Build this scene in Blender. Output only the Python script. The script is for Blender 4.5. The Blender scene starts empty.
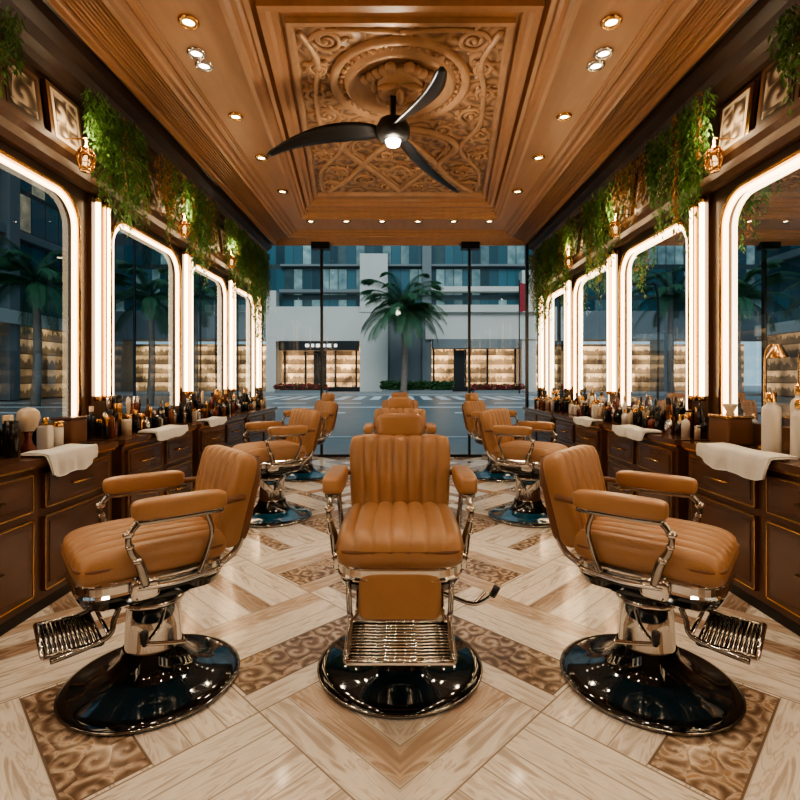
import bpy, math, random
from mathutils import Matrix, Vector
random.seed(7)
R=random.random
def U(a,b): return a+(b-a)*random.random()
scene=bpy.context.scene
try:
    scene.view_settings.view_transform='AgX'
    scene.view_settings.look='AgX - Medium High Contrast'
    scene.view_settings.exposure=0.05
except Exception as e: print(e)

# ------------------------------------------------------------ materials
class NT:
    def __init__(s,name):
        s.m=bpy.data.materials.new(name); s.m.use_nodes=True
        s.t=s.m.node_tree; s.b=s.t.nodes['Principled BSDF']; s.out=s.t.nodes['Material Output']
    def n(s,ty,**kw):
        nd=s.t.nodes.new(ty)
        for k,v in kw.items(): setattr(nd,k,v)
        return nd
    def l(s,a,b): s.t.links.new(a,b)
    def _in(s,sock,v):
        if v is None: return
        if hasattr(v,'links') or isinstance(v,bpy.types.NodeSocket): s.l(v,sock)
        else: sock.default_value=v
    def math(s,op,a,b=None,c=None):
        nd=s.n('ShaderNodeMath',operation=op)
        s._in(nd.inputs[0],a); s._in(nd.inputs[1],b); s._in(nd.inputs[2],c)
        return nd.outputs[0]
    def mix(s,f,a,b,mode='MIX'):
        nd=s.n('ShaderNodeMix',data_type='RGBA',blend_type=mode)
        s._in(nd.inputs[0],f); s._in(nd.inputs[6],a if not isinstance(a,tuple) else (*a[:3],1)); s._in(nd.inputs[7],b if not isinstance(b,tuple) else (*b[:3],1))
        return nd.outputs[2]
    def ramp(s,f,stops,const=False):
        nd=s.n('ShaderNodeValToRGB'); cr=nd.color_ramp
        if const: cr.interpolation='CONSTANT'
        while len(cr.elements)<len(stops): cr.elements.new(.5)
        for e,(p,c) in zip(cr.elements,stops): e.position=p; e.color=(*c,1)
        s.l(f,nd.inputs[0]); return nd.outputs[0]
    def coord(s):
        return s.n('ShaderNodeTexCoord').outputs['Object']
    def noise(s,scale,detail=3,vec=None,dist=0,out=0):
        nd=s.n('ShaderNodeTexNoise'); nd.inputs['Scale'].default_value=scale; nd.inputs['Detail'].default_value=detail
        nd.inputs['Distortion'].default_value=dist
        s.l(vec if vec is not None else s.coord(),nd.inputs['Vector']); return nd.outputs[out]
    def comb(s,x,y,z):
        nd=s.n('ShaderNodeCombineXYZ')
        for i,v in enumerate((x,y,z)): s._in(nd.inputs[i],v)
        return nd.outputs[0]
    def white(s,vec):
        nd=s.n('ShaderNodeTexWhiteNoise',noise_dimensions='3D'); s.l(vec,nd.inputs['Vector']); return nd.outputs[0]
    def scrollwork(s,vec,scale,freq,arms=2):
        wp=s.noise(3.0,2,vec,0,1); sb=s.n('ShaderNodeVectorMath',operation='MULTIPLY_ADD'); s.l(wp,sb.inputs[0]); sb.inputs[1].default_value=(.10,.10,0); s.l(vec,sb.inputs[2])
        vo=s.n('ShaderNodeTexVoronoi',voronoi_dimensions='2D'); vo.inputs['Scale'].default_value=scale; vo.inputs['Randomness'].default_value=.75
        s.l(sb.outputs[0],vo.inputs['Vector'])
        df=s.n('ShaderNodeVectorMath',operation='SUBTRACT'); s.l(sb.outputs[0],df.inputs[0]); s.l(vo.outputs['Position'],df.inputs[1])
        sp=s.n('ShaderNodeSeparateXYZ'); s.l(df.outputs[0],sp.inputs[0])
        ang=s.math('ARCTAN2',sp.outputs[1],sp.outputs[0])
        r=s.math('SQRT',s.math('ADD',s.math('MULTIPLY',sp.outputs[0],sp.outputs[0]),s.math('MULTIPLY',sp.outputs[1],sp.outputs[1])))
        v=s.math('SINE',s.math('ADD',s.math('MULTIPLY',ang,arms),s.math('MULTIPLY',r,freq)))
        return s.math('MULTIPLY_ADD',v,.5,.5)
    def bump(s,h,strength=.3,dist=.01):
        nd=s.n('ShaderNodeBump'); nd.inputs['Strength'].default_value=strength; nd.inputs['Distance'].default_value=dist
        s.l(h,nd.inputs['Height']); s.l(nd.outputs[0],s.b.inputs['Normal'])

def M(name,col,rough=.5,metal=0,var=.15,nscale=12,bump=0,bscale=60,coat=0,em=None,es=0,stretch=None,trans=0):
    k=NT(name); v=None
    if stretch:
        mp=k.n('ShaderNodeMapping'); mp.inputs['Scale'].default_value=stretch; k.l(k.coord(),mp.inputs[0]); v=mp.outputs[0]
    nz=k.noise(nscale,4,v)
    c=k.mix(nz,tuple(x*(1-var) for x in col),tuple(min(1,x*(1+var)) for x in col))
    k.l(c,k.b.inputs['Base Color'])
    k.b.inputs['Roughness'].default_value=rough; k.b.inputs['Metallic'].default_value=metal
    k.b.inputs['Coat Weight'].default_value=coat
    k.b.inputs['Transmission Weight'].default_value=trans
    if em: k.b.inputs['Emission Color'].default_value=(*em,1); k.b.inputs['Emission Strength'].default_value=es
    if bump: k.bump(k.noise(bscale,5),bump,.01)
    return k.m

leather=M('tan_leather',(.36,.19,.092),.34,var=.18,nscale=7,bump=.15,bscale=140,coat=.14)
leatherd=M('brown_leather',(.16,.07,.032),.4,var=.15,bump=.1,bscale=140)
chrome=M('chrome',(.66,.65,.64),.09,1,var=.03)
darkchrome=M('dark_chrome',(.34,.33,.32),.12,1,var=.05)
blackgloss=M('black_gloss_metal',(.012,.015,.018),.06,.5,var=.1,coat=.8)
enamel=M('blue_black_reflection_tint',(.007,.022,.036),.08,.2,var=.6,nscale=5,coat=.9)  # bluish reflection of the outside, painted into the black base colour
refltintb=M('blue_reflection_tint',(.010,.085,.15),.10,.2,var=.5,nscale=5,coat=.9)  # same painted reflection, stronger blue, for side chairs further back
black=M('matte_black',(.012,.012,.013),.35,.2,var=.1)
gold=M('brass',(.72,.44,.19),.22,1,var=.06)
walnut=M('walnut',(.100,.043,.023),.3,var=.45,nscale=5,stretch=(1,.35,6),coat=.25)
walnut2=M('walnut_top',(.105,.048,.027),.2,var=.35,nscale=5,stretch=(4,.5,1),coat=.35)
darkwood=M('dark_wood',(.045,.026,.018),.4,var=.3,nscale=6,coat=.1)
wallwood=M('wall_wood',(.125,.062,.033),.36,var=.3,nscale=4,stretch=(1,5,.4),coat=.15)
ceilw=M('ceiling_wood',(.40,.218,.115),.38,var=.2,nscale=3,stretch=(6,.6,1),bump=.1,bscale=30)
ceilg=M('carved_gilt_wood',(.43,.26,.15),.38,.1,var=.3,nscale=9,bump=.35,bscale=28)
def flute_mat():
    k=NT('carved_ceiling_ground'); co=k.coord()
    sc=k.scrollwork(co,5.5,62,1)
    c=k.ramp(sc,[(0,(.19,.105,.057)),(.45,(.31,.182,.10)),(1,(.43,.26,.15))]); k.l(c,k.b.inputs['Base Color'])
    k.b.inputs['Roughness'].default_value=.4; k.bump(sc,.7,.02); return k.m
ceilc=flute_mat()
led=M('led_tube',(1,.85,.6),.5,em=(1,.74,.45),es=9.5)
ledg=M('led_edge',(1,.8,.5),.5,em=(1,.69,.39),es=7)
lantm=M('lantern_bulb',(1,.8,.5),.5,em=(1,.6,.28),es=2)
lampm=M('lamp_lens',(1,.9,.7),.5,em=(1,.78,.5),es=22)
fanlamp=M('fan_lamp_lens',(1,.95,.85),.5,em=(1,.93,.8),es=20)
towelm=M('white_terry',(.78,.77,.75),.9,var=.06,bump=.6,bscale=220)
leafm=M('vine_leaf',(.095,.215,.045),.5,var=.8,nscale=7)
leafb=M('dry_vine_leaf',(.34,.17,.045),.6,var=.6,nscale=9)
palmleaf=M('palm_leaf',(.04,.12,.05),.5,var=.6,nscale=1)
trunkm=M('palm_trunk',(.22,.18,.15),.8,var=.4,nscale=4,bump=.5,bscale=6)
hedgem=M('hedge_leaf',(.04,.11,.035),.7,var=.7,nscale=3)
flowerm=M('red_flower',(.38,.04,.05),.6,var=.5,nscale=3)
asph=M('asphalt',(.17,.205,.22),.35,var=.25,nscale=2,bump=.2,bscale=20)
paint=M('road_paint',(.85,.87,.87),.6,var=.1)
pave=M('pavement',(.34,.36,.37),.5,var=.15,nscale=3)
conc=M('white_concrete',(.66,.65,.60),.6,var=.08,nscale=.6)
concd=M('grey_concrete',(.20,.23,.24),.6,var=.15,nscale=.5)
bmats=[M('bottle_black',(.012,.012,.014),.15,var=.1),M('bottle_amber',(.16,.045,.01),.08,var=.2,coat=.5),
 M('bottle_cream',(.58,.47,.35),.35,var=.1),M('bottle_white',(.70,.66,.6),.3,var=.05),
 M('bottle_brass',(.7,.4,.15),.2,1,var=.05),M('bottle_oxblood',(.14,.025,.015),.12,var=.2,coat=.5),
 M('bottle_steel',(.6,.6,.6),.15,1,var=.03)]

def glass_mat(name,tint,refl):
    k=NT(name)
    tr=k.n('ShaderNodeBsdfTransparent'); tr.inputs[0].default_value=(*tint,1)
    gl=k.n('ShaderNodeBsdfGlossy'); gl.inputs['Roughness'].default_value=.01; gl.inputs[0].default_value=(.9,.95,1,1)
    fr=k.n('ShaderNodeFresnel'); fr.inputs[0].default_value=1.45
    f=k.math('MULTIPLY',fr.outputs[0],refl)
    mx=k.n('ShaderNodeMixShader'); k.l(f,mx.inputs[0]); k.l(tr.outputs[0],mx.inputs[1]); k.l(gl.outputs[0],mx.inputs[2])
    k.l(mx.outputs[0],k.out.inputs[0]); return k.m
glass=glass_mat('shopfront_glass',(.88,.95,.98),.35)
glassw=glass_mat('side_window_glass',(.50,.60,.64),.8)

def facade(name,axis,w,h,base,lit,thr,fr=(.1,.12),framec=(.10,.13,.14),es=1.2,amb=0,ns=1.3,pw=1.5):
    k=NT(name); sp=k.n('ShaderNodeSeparateXYZ'); k.l(k.coord(),sp.inputs[0])
    a=k.math('DIVIDE',sp.outputs[axis],w); z=k.math('DIVIDE',sp.outputs[2],h)
    ca=k.math('FLOOR',a); cz=k.math('FLOOR',z); fa=k.math('FRACT',a); fz=k.math('FRACT',z)
    rn=k.white(k.comb(ca,cz,3.3)); rn2=k.white(k.comb(cz,ca,8.1))
    ins=k.math('MULTIPLY',k.math('GREATER_THAN',fa,fr[0]),k.math('GREATER_THAN',fz,fr[1]))
    g=k.mix(rn2,tuple(x*.45 for x in base),tuple(x*1.6 for x in base))
    col=k.mix(ins,framec,g); k.l(col,k.b.inputs['Base Color'])
    k.b.inputs['Roughness'].default_value=.15
    l=k.math('MULTIPLY',k.math('GREATER_THAN',rn,thr),ins)
    nz=k.noise(ns,3); nz=k.math('POWER',nz,pw)
    l=k.math('MULTIPLY',k.math('MULTIPLY',l,nz),k.math('MULTIPLY_ADD',rn2,es*2,amb))
    k.b.inputs['Emission Color'].default_value=(*lit,1); k.l(l,k.b.inputs['Emission Strength'])
    return k.m
fac_x=facade('glass_facade',0,.9,3.1,(.04,.11,.14),(.55,.70,.62),.55,fr=(.09,.16),framec=(.06,.085,.09),es=.42)
fac_y=facade('glass_facade_side',1,1.3,2.6,(.04,.11,.14),(1,.75,.45),.9,fr=(.07,.12),framec=(.05,.07,.08),es=.8)
def shop_mat(name,axis,st=1.1):
    k=NT(name); sp=k.n('ShaderNodeSeparateXYZ'); k.l(k.coord(),sp.inputs[0]); a=sp.outputs[axis]; z=sp.outputs[2]
    fz=k.math('FRACT',k.math('DIVIDE',z,.95)); cz=k.math('FLOOR',k.math('DIVIDE',z,.95))
    big=k.white(k.comb(k.math('FLOOR',k.math('DIVIDE',a,1.7)),cz,2.2))
    item=k.noise(1,2,k.comb(k.math('MULTIPLY',a,5.5),k.math('MULTIPLY',cz,7.7),k.math('MULTIPLY',z,1.2)))
    hgt=k.math('LESS_THAN',fz,k.math('MULTIPLY',item,1.15))
    shelf=k.math('LESS_THAN',fz,.07)
    glow=k.math('MULTIPLY_ADD',big,1.5,.5)
    e=k.math('MULTIPLY',glow,k.math('MULTIPLY_ADD',k.noise(.55,2),2.4,-.55))
    e=k.math('MAXIMUM',e,.12)
    e=k.math('MULTIPLY',e,k.math('SUBTRACT',1,k.math('MULTIPLY',hgt,.72)))
    e=k.math('MULTIPLY',e,k.math('SUBTRACT',1,k.math('MULTIPLY',shelf,.7)))
    k.b.inputs['Base Color'].default_value=(.1,.05,.025,1)
    k.b.inputs['Emission Color'].default_value=(1,.54,.24,1); k.l(k.math('MULTIPLY',e,st),k.b.inputs['Emission Strength']); return k.m
shopm=shop_mat('lit_shop_display',0,2.0); shopy=shop_mat('lit_shop_display_side',1,.7)

def floor_mat():
    k=NT('chevron_marble'); sp=k.n('ShaderNodeSeparateXYZ'); k.l(k.coord(),sp.inputs[0])
    ax=k.math('ABSOLUTE',sp.outputs[0]); y=k.math('ADD',sp.outputs[1],-.28)
    p=k.math('MULTIPLY',k.math('ADD',y,ax),.7071); q=k.math('MULTIPLY',k.math('SUBTRACT',y,ax),.7071)
    B=.72; w=.12
    bp=k.math('FLOOR',k.math('DIVIDE',p,B)); bq=k.math('FLOOR',k.math('DIVIDE',q,B))
    ch=k.math('MODULO',k.math('ABSOLUTE',k.math('ADD',bp,bq)),2)
    s=k.math('ADD',k.math('MULTIPLY',ch,p),k.math('MULTIPLY',k.math('SUBTRACT',1,ch),q))
    sd=k.math('DIVIDE',s,w); si=k.math('FLOOR',sd); sf=k.math('FRACT',sd)
    r=k.white(k.comb(k.math('ADD',si,.5),k.math('ADD',bp,2.5),k.math('ADD',bq,.5)))
    tt=k.math('ADD',k.math('MULTIPLY',ch,q),k.math('MULTIPLY',k.math('SUBTRACT',1,ch),p))
    v=k.comb(k.math('MULTIPLY',s,6),k.math('MULTIPLY',tt,.9),k.math('MULTIPLY',r,30))
    grain=k.noise(2.4,8,v,2.2)
    marble=k.ramp(grain,[(0,(.34,.26,.21)),(.36,(.56,.48,.41)),(.44,(.78,.72,.65)),(.54,(.86,.81,.75)),(.60,(.64,.55,.47)),(.66,(.83,.78,.71)),(1,(.87,.84,.79))])
    wood=k.ramp(grain,[(0,(.12,.075,.05)),(.42,(.26,.175,.125)),(.52,(.45,.335,.255)),(.6,(.28,.19,.14)),(1,(.58,.47,.38))])
    beige=k.ramp(grain,[(0,(.30,.19,.13)),(.45,(.50,.38,.29)),(.55,(.68,.56,.46)),(.63,(.44,.32,.24)),(1,(.68,.57,.47))])
    ora=k.ramp(grain,[(0,(.24,.11,.045)),(.5,(.46,.25,.12)),(1,(.60,.40,.24))])
    sc=k.scrollwork(k.comb(p,q,0),9.5,120,1)
    ng=k.noise(16,6,None,1.5); nl=k.noise(3,3)
    mixv=k.math('ADD',k.math('MULTIPLY',sc,.30),k.math('ADD',k.math('MULTIPLY',ng,.62),k.math('MULTIPLY_ADD',nl,.6,-.32)))
    orn=k.ramp(mixv,[(.12,(.10,.07,.05)),(.30,(.20,.135,.095)),(.42,(.31,.22,.16)),(.52,(.44,.33,.25)),(.60,(.58,.48,.39)),(.68,(.42,.25,.13)),(.80,(.27,.27,.27)),(1,(.5,.44,.38))])
    c=k.mix(k.math('GREATER_THAN',r,.50),marble,wood)
    c=k.mix(k.math('GREATER_THAN',r,.60),c,beige)
    c=k.mix(k.math('GREATER_THAN',r,.72),c,orn)
    c=k.mix(k.math('GREATER_THAN',r,.82),c,marble)
    c=k.mix(k.math('GREATER_THAN',r,.955),c,ora)
    def line(f,e): return k.math('ADD',k.math('LESS_THAN',f,e),k.math('GREATER_THAN',f,1-e))
    j=line(sf,.04); c=k.mix(k.math('MINIMUM',j,1),c,(.68,.62,.56))
    j=line(sf,.012)
    c=k.mix(k.math('MINIMUM',j,1),c,(.32,.26,.21))
    rb=k.white(k.comb(k.math('ADD',bp,.5),k.math('ADD',bq,.5),7.5))
    sB=k.math('FRACT',k.math('DIVIDE',s,B)); tB=k.math('FRACT',k.math('DIVIDE',tt,B))
    isb=k.math('GREATER_THAN',rb,.62)
    def band(f,a,b_): return k.math('MULTIPLY',k.math('GREATER_THAN',f,a),k.math('LESS_THAN',f,b_))
    inn=k.math('MULTIPLY',k.math('MULTIPLY',band(sB,.1667,.5),band(tB,.02,.98)),isb)
    c=k.mix(inn,c,(.20,.145,.11))
    inn=k.math('MULTIPLY',k.math('MULTIPLY',band(sB,.176,.491),band(tB,.030,.970)),isb)
    c=k.mix(inn,c,orn)
    j2=line(k.math('FRACT',k.math('DIVIDE',p,B)),.004); j3=line(k.math('FRACT',k.math('DIVIDE',q,B)),.004)
    c=k.mix(k.math('MINIMUM',k.math('ADD',j2,j3),1),c,(.32,.26,.21))
    k.l(c,k.b.inputs['Base Color']); k.b.inputs['Roughness'].default_value=.2
    k.b.inputs['Coat Weight'].default_value=.2
    k.b.inputs['Coat Roughness'].default_value=.07
    return k.m
floorm=floor_mat()
def art_mat():
    k=NT('framed_print'); sp=k.n('ShaderNodeSeparateXYZ'); k.l(k.coord(),sp.inputs[0])
    sc=k.scrollwork(k.comb(sp.outputs[1],sp.outputs[2],0),7,60,1)
    k.l(k.ramp(sc,[(0,(.05,.035,.025)),(.5,(.20,.14,.10)),(.8,(.42,.34,.25)),(1,(.5,.42,.33))]),k.b.inputs['Base Color'])
    k.b.inputs['Roughness'].default_value=.4; return k.m
artm=art_mat()

# ------------------------------------------------------------ mesh builder
class MB:
    def __init__(s): s.v=[];s.f=[];s.mi=[];s.sm=[];s.mats=[]
    def mat(s,m):
        if m not in s.mats: s.mats.append(m)
        return s.mats.index(m)
    def add(s,vs,fs,m,smooth=False,X=None):
        o=len(s.v); i=s.mat(m)
        if X is not None: vs=[X@Vector(v) for v in vs]
        s.v+= [tuple(v) for v in vs]
        for f in fs: s.f.append(tuple(o+a for a in f)); s.mi.append(i); s.sm.append(smooth)
    def box(s,a,b,m,X=None):
        x0,y0,z0=[min(a[i],b[i]) for i in range(3)]; x1,y1,z1=[max(a[i],b[i]) for i in range(3)]
        s.add([(x0,y0,z0),(x1,y0,z0),(x1,y1,z0),(x0,y1,z0),(x0,y0,z1),(x1,y0,z1),(x1,y1,z1),(x0,y1,z1)],
          [(0,3,2,1),(4,5,6,7),(0,1,5,4),(1,2,6,5),(2,3,7,6),(3,0,4,7)],m,False,X)
    def lathe(s,prof,m,X=None,n=48,smooth=True):
        vs=[];fs=[]
        for r,z in prof:
            for i in range(n):
                a=2*math.pi*i/n; vs.append((r*math.cos(a),r*math.sin(a),z))
        for j in range(len(prof)-1):
            for i in range(n):
                k=(i+1)%n; fs.append((j*n+i,j*n+k,(j+1)*n+k,(j+1)*n+i))
        s.add(vs,fs,m,smooth,X)
    def cushion(s,w,l,t,ribs,dep,m,X,curve=0,taper=0,c=.05):
        n=ribs*10; mm=26; vs=[];idx={}
        for side in (1,-1):
            for j in range(mm+1):
                v=-math.cos(math.pi*j/mm); v=(v+(-1+2*j/mm))/2
                for i in range(n+1):
                    u=-1+2*i/n
                    if side==-1 and (i in(0,n) or j in (0,mm)): idx[(side,i,j)]=idx[(1,i,j)]; continue
                    e=max(0,(1-abs(u)**10))**.42*max(0,(1-abs(v)**10))**.42
                    x=u*w/2*(1-c*abs(v)**5)*(1+taper*v); y=v*l/2*(1-c*abs(u)**5)
                    rib=abs(math.sin(math.pi*ribs*(u+1)/2))**.5
                    z=t/2*e*((1-dep+dep*rib) if side==1 else -1)-curve*(max(0,-v))**3-0.0
                    if side==1: z+=.10*t*(1-u*u)*(1-v*v)
                    idx[(side,i,j)]=len(vs); vs.append((x,y,z))
        fs=[]
        for j in range(mm):
            for i in range(n):
                for side in (1,-1):
                    q=[idx[(side,i,j)],idx[(side,i+1,j)],idx[(side,i+1,j+1)],idx[(side,i,j+1)]]
                    fs.append(tuple(q if side==1 else q[::-1]))
        s.add(vs,fs,m,True,X)
    def sq(s,c,size,m,e=.35,X=None,n=28,k=16,rot=None):
        vs=[];fs=[]
        def p(v): return math.copysign(abs(v)**e,v)
        T=Matrix.Translation(c)
        if rot: T=T@rot
        if X is not None: T=X@T
        for j in range(k+1):
            ph=-math.pi/2+math.pi*j/k
            for i in range(n):
                th=2*math.pi*(i+.5)/n
                vs.append((size[0]/2*p(math.cos(ph))*p(math.cos(th)),size[1]/2*p(math.cos(ph))*p(math.sin(th)),size[2]/2*p(math.sin(ph))))
        for j in range(k):
            for i in range(n):
                a=(i+1)%n; fs.append((j*n+i,j*n+a,(j+1)*n+a,(j+1)*n+i))
        s.add(vs,fs,m,True,T)
    def tube(s,pts,r,m,X=None,n=8,smoothpath=0,closed=False,caps=True):
        P=[Vector(p) for p in pts]
        if smoothpath and len(P)>2:
            Q=[]
            L=len(P); rng=range(L if closed else L-1)
            for i in rng:
                p0=P[(i-1)%L] if (closed or i>0) else P[0]; p1=P[i]; p2=P[(i+1)%L]; p3=P[(i+2)%L] if (closed or i+2<L) else P[-1]
                for k in range(smoothpath):
                    t=k/smoothpath
                    Q.append(.5*((2*p1)+(-p0+p2)*t+(2*p0-5*p1+4*p2-p3)*t*t+(-p0+3*p1-3*p2+p3)*t**3))
            if not closed: Q.append(P[-1])
            P=Q
        L=len(P); vs=[];fs=[]; up=None
        for i in range(L):
            if closed: t=(P[(i+1)%L]-P[i-1])
            else: t=P[min(i+1,L-1)]-P[max(i-1,0)]
            if t.length<1e-9: t=Vector((0,0,1))
            t.normalize()
            if up is None:
                up=Vector((0,0,1)) if abs(t.z)<.9 else Vector((1,0,0))
            a=up-t*up.dot(t)
            if a.length<1e-4: a=Vector((1,0,0))-t*t.x
            a.normalize(); b=t.cross(a); up=a
            rr=r(i/(L-1)) if callable(r) else r
            for k in range(n):
                an=2*math.pi*k/n; vs.append(P[i]+a*math.cos(an)*rr+b*math.sin(an)*rr)
        for i in range(L if closed else L-1):
            i2=(i+1)%L
            for k in range(n):
                k2=(k+1)%n; fs.append((i*n+k,i*n+k2,i2*n+k2,i2*n+k))
        if caps and not closed:
            fs.append(tuple(range(n))[::-1]); fs.append(tuple((L-1)*n+k for k in range(n)))
        s.add(vs,fs,m,True,X)
    def frame(s,corners,prof,m,z):
        cx=sum(c[0] for c in corners)/4; cy=sum(c[1] for c in corners)/4
        vs=[];fs=[];n=len(prof)
        for c in corners:
            sx=1 if c[0]<cx else -1; sy=1 if c[1]<cy else -1
            for w,dz in prof: vs.append((c[0]+sx*w,c[1]+sy*w,z+dz))
        for i in range(4):
            k=(i+1)%4
            for j in range(n-1): fs.append((i*n+j,k*n+j,k*n+j+1,i*n+j+1))
        s.add(vs,fs,m,False)
    def mesh(s,name):
        me=bpy.data.meshes.new(name); me.from_pydata(s.v,[],s.f)
        for m in s.mats: me.materials.append(m)
        me.polygons.foreach_set('material_index',s.mi); me.polygons.foreach_set('use_smooth',s.sm)
        me.update(); return me
    def obj(s,name,parent=None,loc=None):
        o=bpy.data.objects.new(name,s.mesh(name)); scene.collection.objects.link(o)
        if loc: o.location=loc
        if parent: o.parent=parent
        return o
def empty(name,loc=(0,0,0),rz=0):
    e=bpy.data.objects.new(name,None); e.location=loc; e.rotation_euler=(0,0,rz); e.empty_display_size=.2
    scene.collection.objects.link(e); return e
T=Matrix.Translation
def RX(a): return Matrix.Rotation(math.radians(a),4,'X')
def RY(a): return Matrix.Rotation(math.radians(a),4,'Y')
def RZ(a): return Matrix.Rotation(math.radians(a),4,'Z')

W=2.2; CZ=3.34; Y0=-1.6; Y1=7.8
# ------------------------------------------------------------ room shell
b=MB(); b.box((-2.45,Y0-.2,-.1),(2.45,Y1+.1,0),floorm); b.obj('floor')
b=MB(); b.box((-2.45,Y0-.2,CZ),(2.45,Y1+.15,CZ+.15),ceilw); b.obj('ceiling')
b=MB(); b.box((-2.45,Y0-.2,0),(2.45,Y0,CZ),wallwood); b.obj('wall_rear')
OPEN=[(-1.35,-.45),(-.1,.62),(.95,1.9),(2.25,3.39),(3.80,4.95),(5.22,6.30),(6.56,7.50)]
ZB,ZT,RC=.93,2.43,.20
def zt(y,a,c):
    d=min(y-a,c-y)
    if d>=RC: return ZT
    return ZT-RC+math.sqrt(max(0,RC*RC-(RC-d)**2))
def side(sgn,nm):
    b=MB(); xi=sgn*W; xo=sgn*(W+.06)
    b.box((xi,Y0,0),(xo,Y1,ZB),wallwood)
    b.box((xi,Y0,ZT+.01),(xo,Y1,CZ),darkwood)
    prev=Y0
    for a,c in OPEN+[(Y1,Y1)]:
        b.box((xi,prev,ZB),(xo,a,ZT+.01),wallwood); prev=c
    for a,c in OPEN:
        ys=[a+RC*(1-math.cos(math.pi/2*i/10)) for i in range(11)]; ys=ys+[c-(y-a) for y in ys[::-1]]
        for y0,y1 in zip(ys[:-1],ys[1:]):
            if y1-y0<1e-6: continue
            z0,z1=zt(y0,a,c),zt(y1,a,c); zz=ZT+.01
            for x in (xi,xo):
                b.add([(x,y0,z0),(x,y1,z1),(x,y1,zz),(x,y0,zz)],[(0,1,2,3)],wallwood)
            b.add([(xi,y0,z0),(xi,y1,z1),(xo,y1,z1),(xo,y0,z0)],[(0,1,2,3)],wallwood)
    b.obj('wall_'+nm)
    for a,c in OPEN:
        b=MB(); x=sgn*(W+.03)
        b.add([(x,a,ZB),(x,c,ZB),(x,c,ZT),(x,a,ZT)],[(0,1,2,3)],glassw)
        m_=a+(c-a)*.36
        b.box((sgn*(W+.032),m_,ZB),(sgn*(W+.05),m_+.014,ZT),black)
        b.obj('window_%d'%(OPEN.index((a,c))+1+(7 if sgn>0 else 0)))
        for (ins,rad,mt,nmn,dx) in ((-.02,.016,gold,'trim_brass_arch',.010),(.014,.016,ledg,'led_mirror_outline',.0)):
            A,C=a+ins,c-ins; r=RC-ins; z=ZT-ins; x=sgn*(W-dx)
            pts=[(x,A,ZB+.02)]
            for i in range(11):
                an=math.pi/2*i/10; pts.append((x,A+r*(1-math.cos(an)),z-r*(1-math.sin(an))))
            for i in range(11):
                an=math.pi/2*(1-i/10); pts.append((x,C-r*(1-math.cos(an)),z-r*(1-math.sin(an))))
            pts.append((x,C,ZB+.02))
            bb=MB(); bb.tube(pts,rad,mt,n=8); bb.obj(nmn)
    for y in (-.27,.78,2.07,3.62,5.09,6.43,7.62):
        b=MB()
        b.box((sgn*W,y-.10,ZB),(sgn*(W-.03),y+.10,2.5),wallwood)
        for dy in (-.06,.06):
            X=T((sgn*(W-.05),y+dy,0))
            b.lathe([(0,1.08),(.017,1.08),(.017,2.47),(0,2.47)],led,X,n=16)
            b.lathe([(0,1.05),(.024,1.05),(.024,1.085),(0,1.085)],gold,X,n=16)
            b.lathe([(0,2.46),(.024,2.46),(.024,2.5),(0,2.5)],gold,X,n=16)
        b.box((sgn*(W-.03),y-.008,1.05),(sgn*(W-.075),y+.008,2.5),gold)
        b.obj('led_wall_light')
        b=MB(); b.box((sgn*W,y-.045,2.66),(sgn*(W-.05),y+.045,3.07),wallwood); b.box((sgn*W,y-.06,2.66),(sgn*(W-.065),y+.06,2.70),wallwood); b.box((sgn*W,y-.06,3.02),(sgn*(W-.065),y+.06,3.07),wallwood)
        b.obj('trim_pilaster')
    def extr(prof,mt,name,ya=Y0,yb=Y1-.05):
        b=MB(); n=len(prof); vs=[(sgn*p[0],ya,p[1]) for p in prof]+[(sgn*p[0],yb,p[1]) for p in prof]
        fs=[(i,(i+1)%n,n+(i+1)%n,n+i) for i in range(n)]+[tuple(range(n)),tuple(range(n,2*n))[::-1]]
        b.add(vs,fs,mt); b.obj(name)
    extr([(2.2,2.52),(2.15,2.52),(2.13,2.56),(2.08,2.58),(2.06,2.62),(2.06,2.66),(2.2,2.66)],wallwood,'trim_ledge_'+nm)
    extr([(2.2,3.07),(2.15,3.08),(2.13,3.12),(2.08,3.14),(2.05,3.2),(1.99,3.24),(1.98,3.30),(1.945,3.31),(1.945,3.34),(2.2,3.34)],darkwood,'trim_cornice_'+nm)
    b=MB(); b.box((sgn*W,Y0,0),(sgn*(W-.33),Y1-.12,.055),black); b.obj('baseboard_'+nm)
side(-1,'left'); side(1,'right')

# back glazing
b=MB()
b.add([(-2.2,Y1,.06),(2.2,Y1,.06),(2.2,Y1,CZ-.03),(-2.2,Y1,CZ-.03)],[(0,1,2,3)],glass)
b.box((-2.2,Y1-.03,0),(2.2,Y1+.03,.04),black); b.box((-2.2,Y1-.03,CZ-.03),(2.2,Y1+.03,CZ),black)
for x in (-2.17,-1.22,1.08,1.98,2.17): b.box((x-.018,Y1-.035,.04),(x+.018,Y1+.035,CZ-.03),black)
for x in (-1.22,1.08): b.box((x-.14,Y1-.16,CZ-.13),(x+.14,Y1-.03,CZ-.02),black)
b.obj('window_shopfront')

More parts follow.
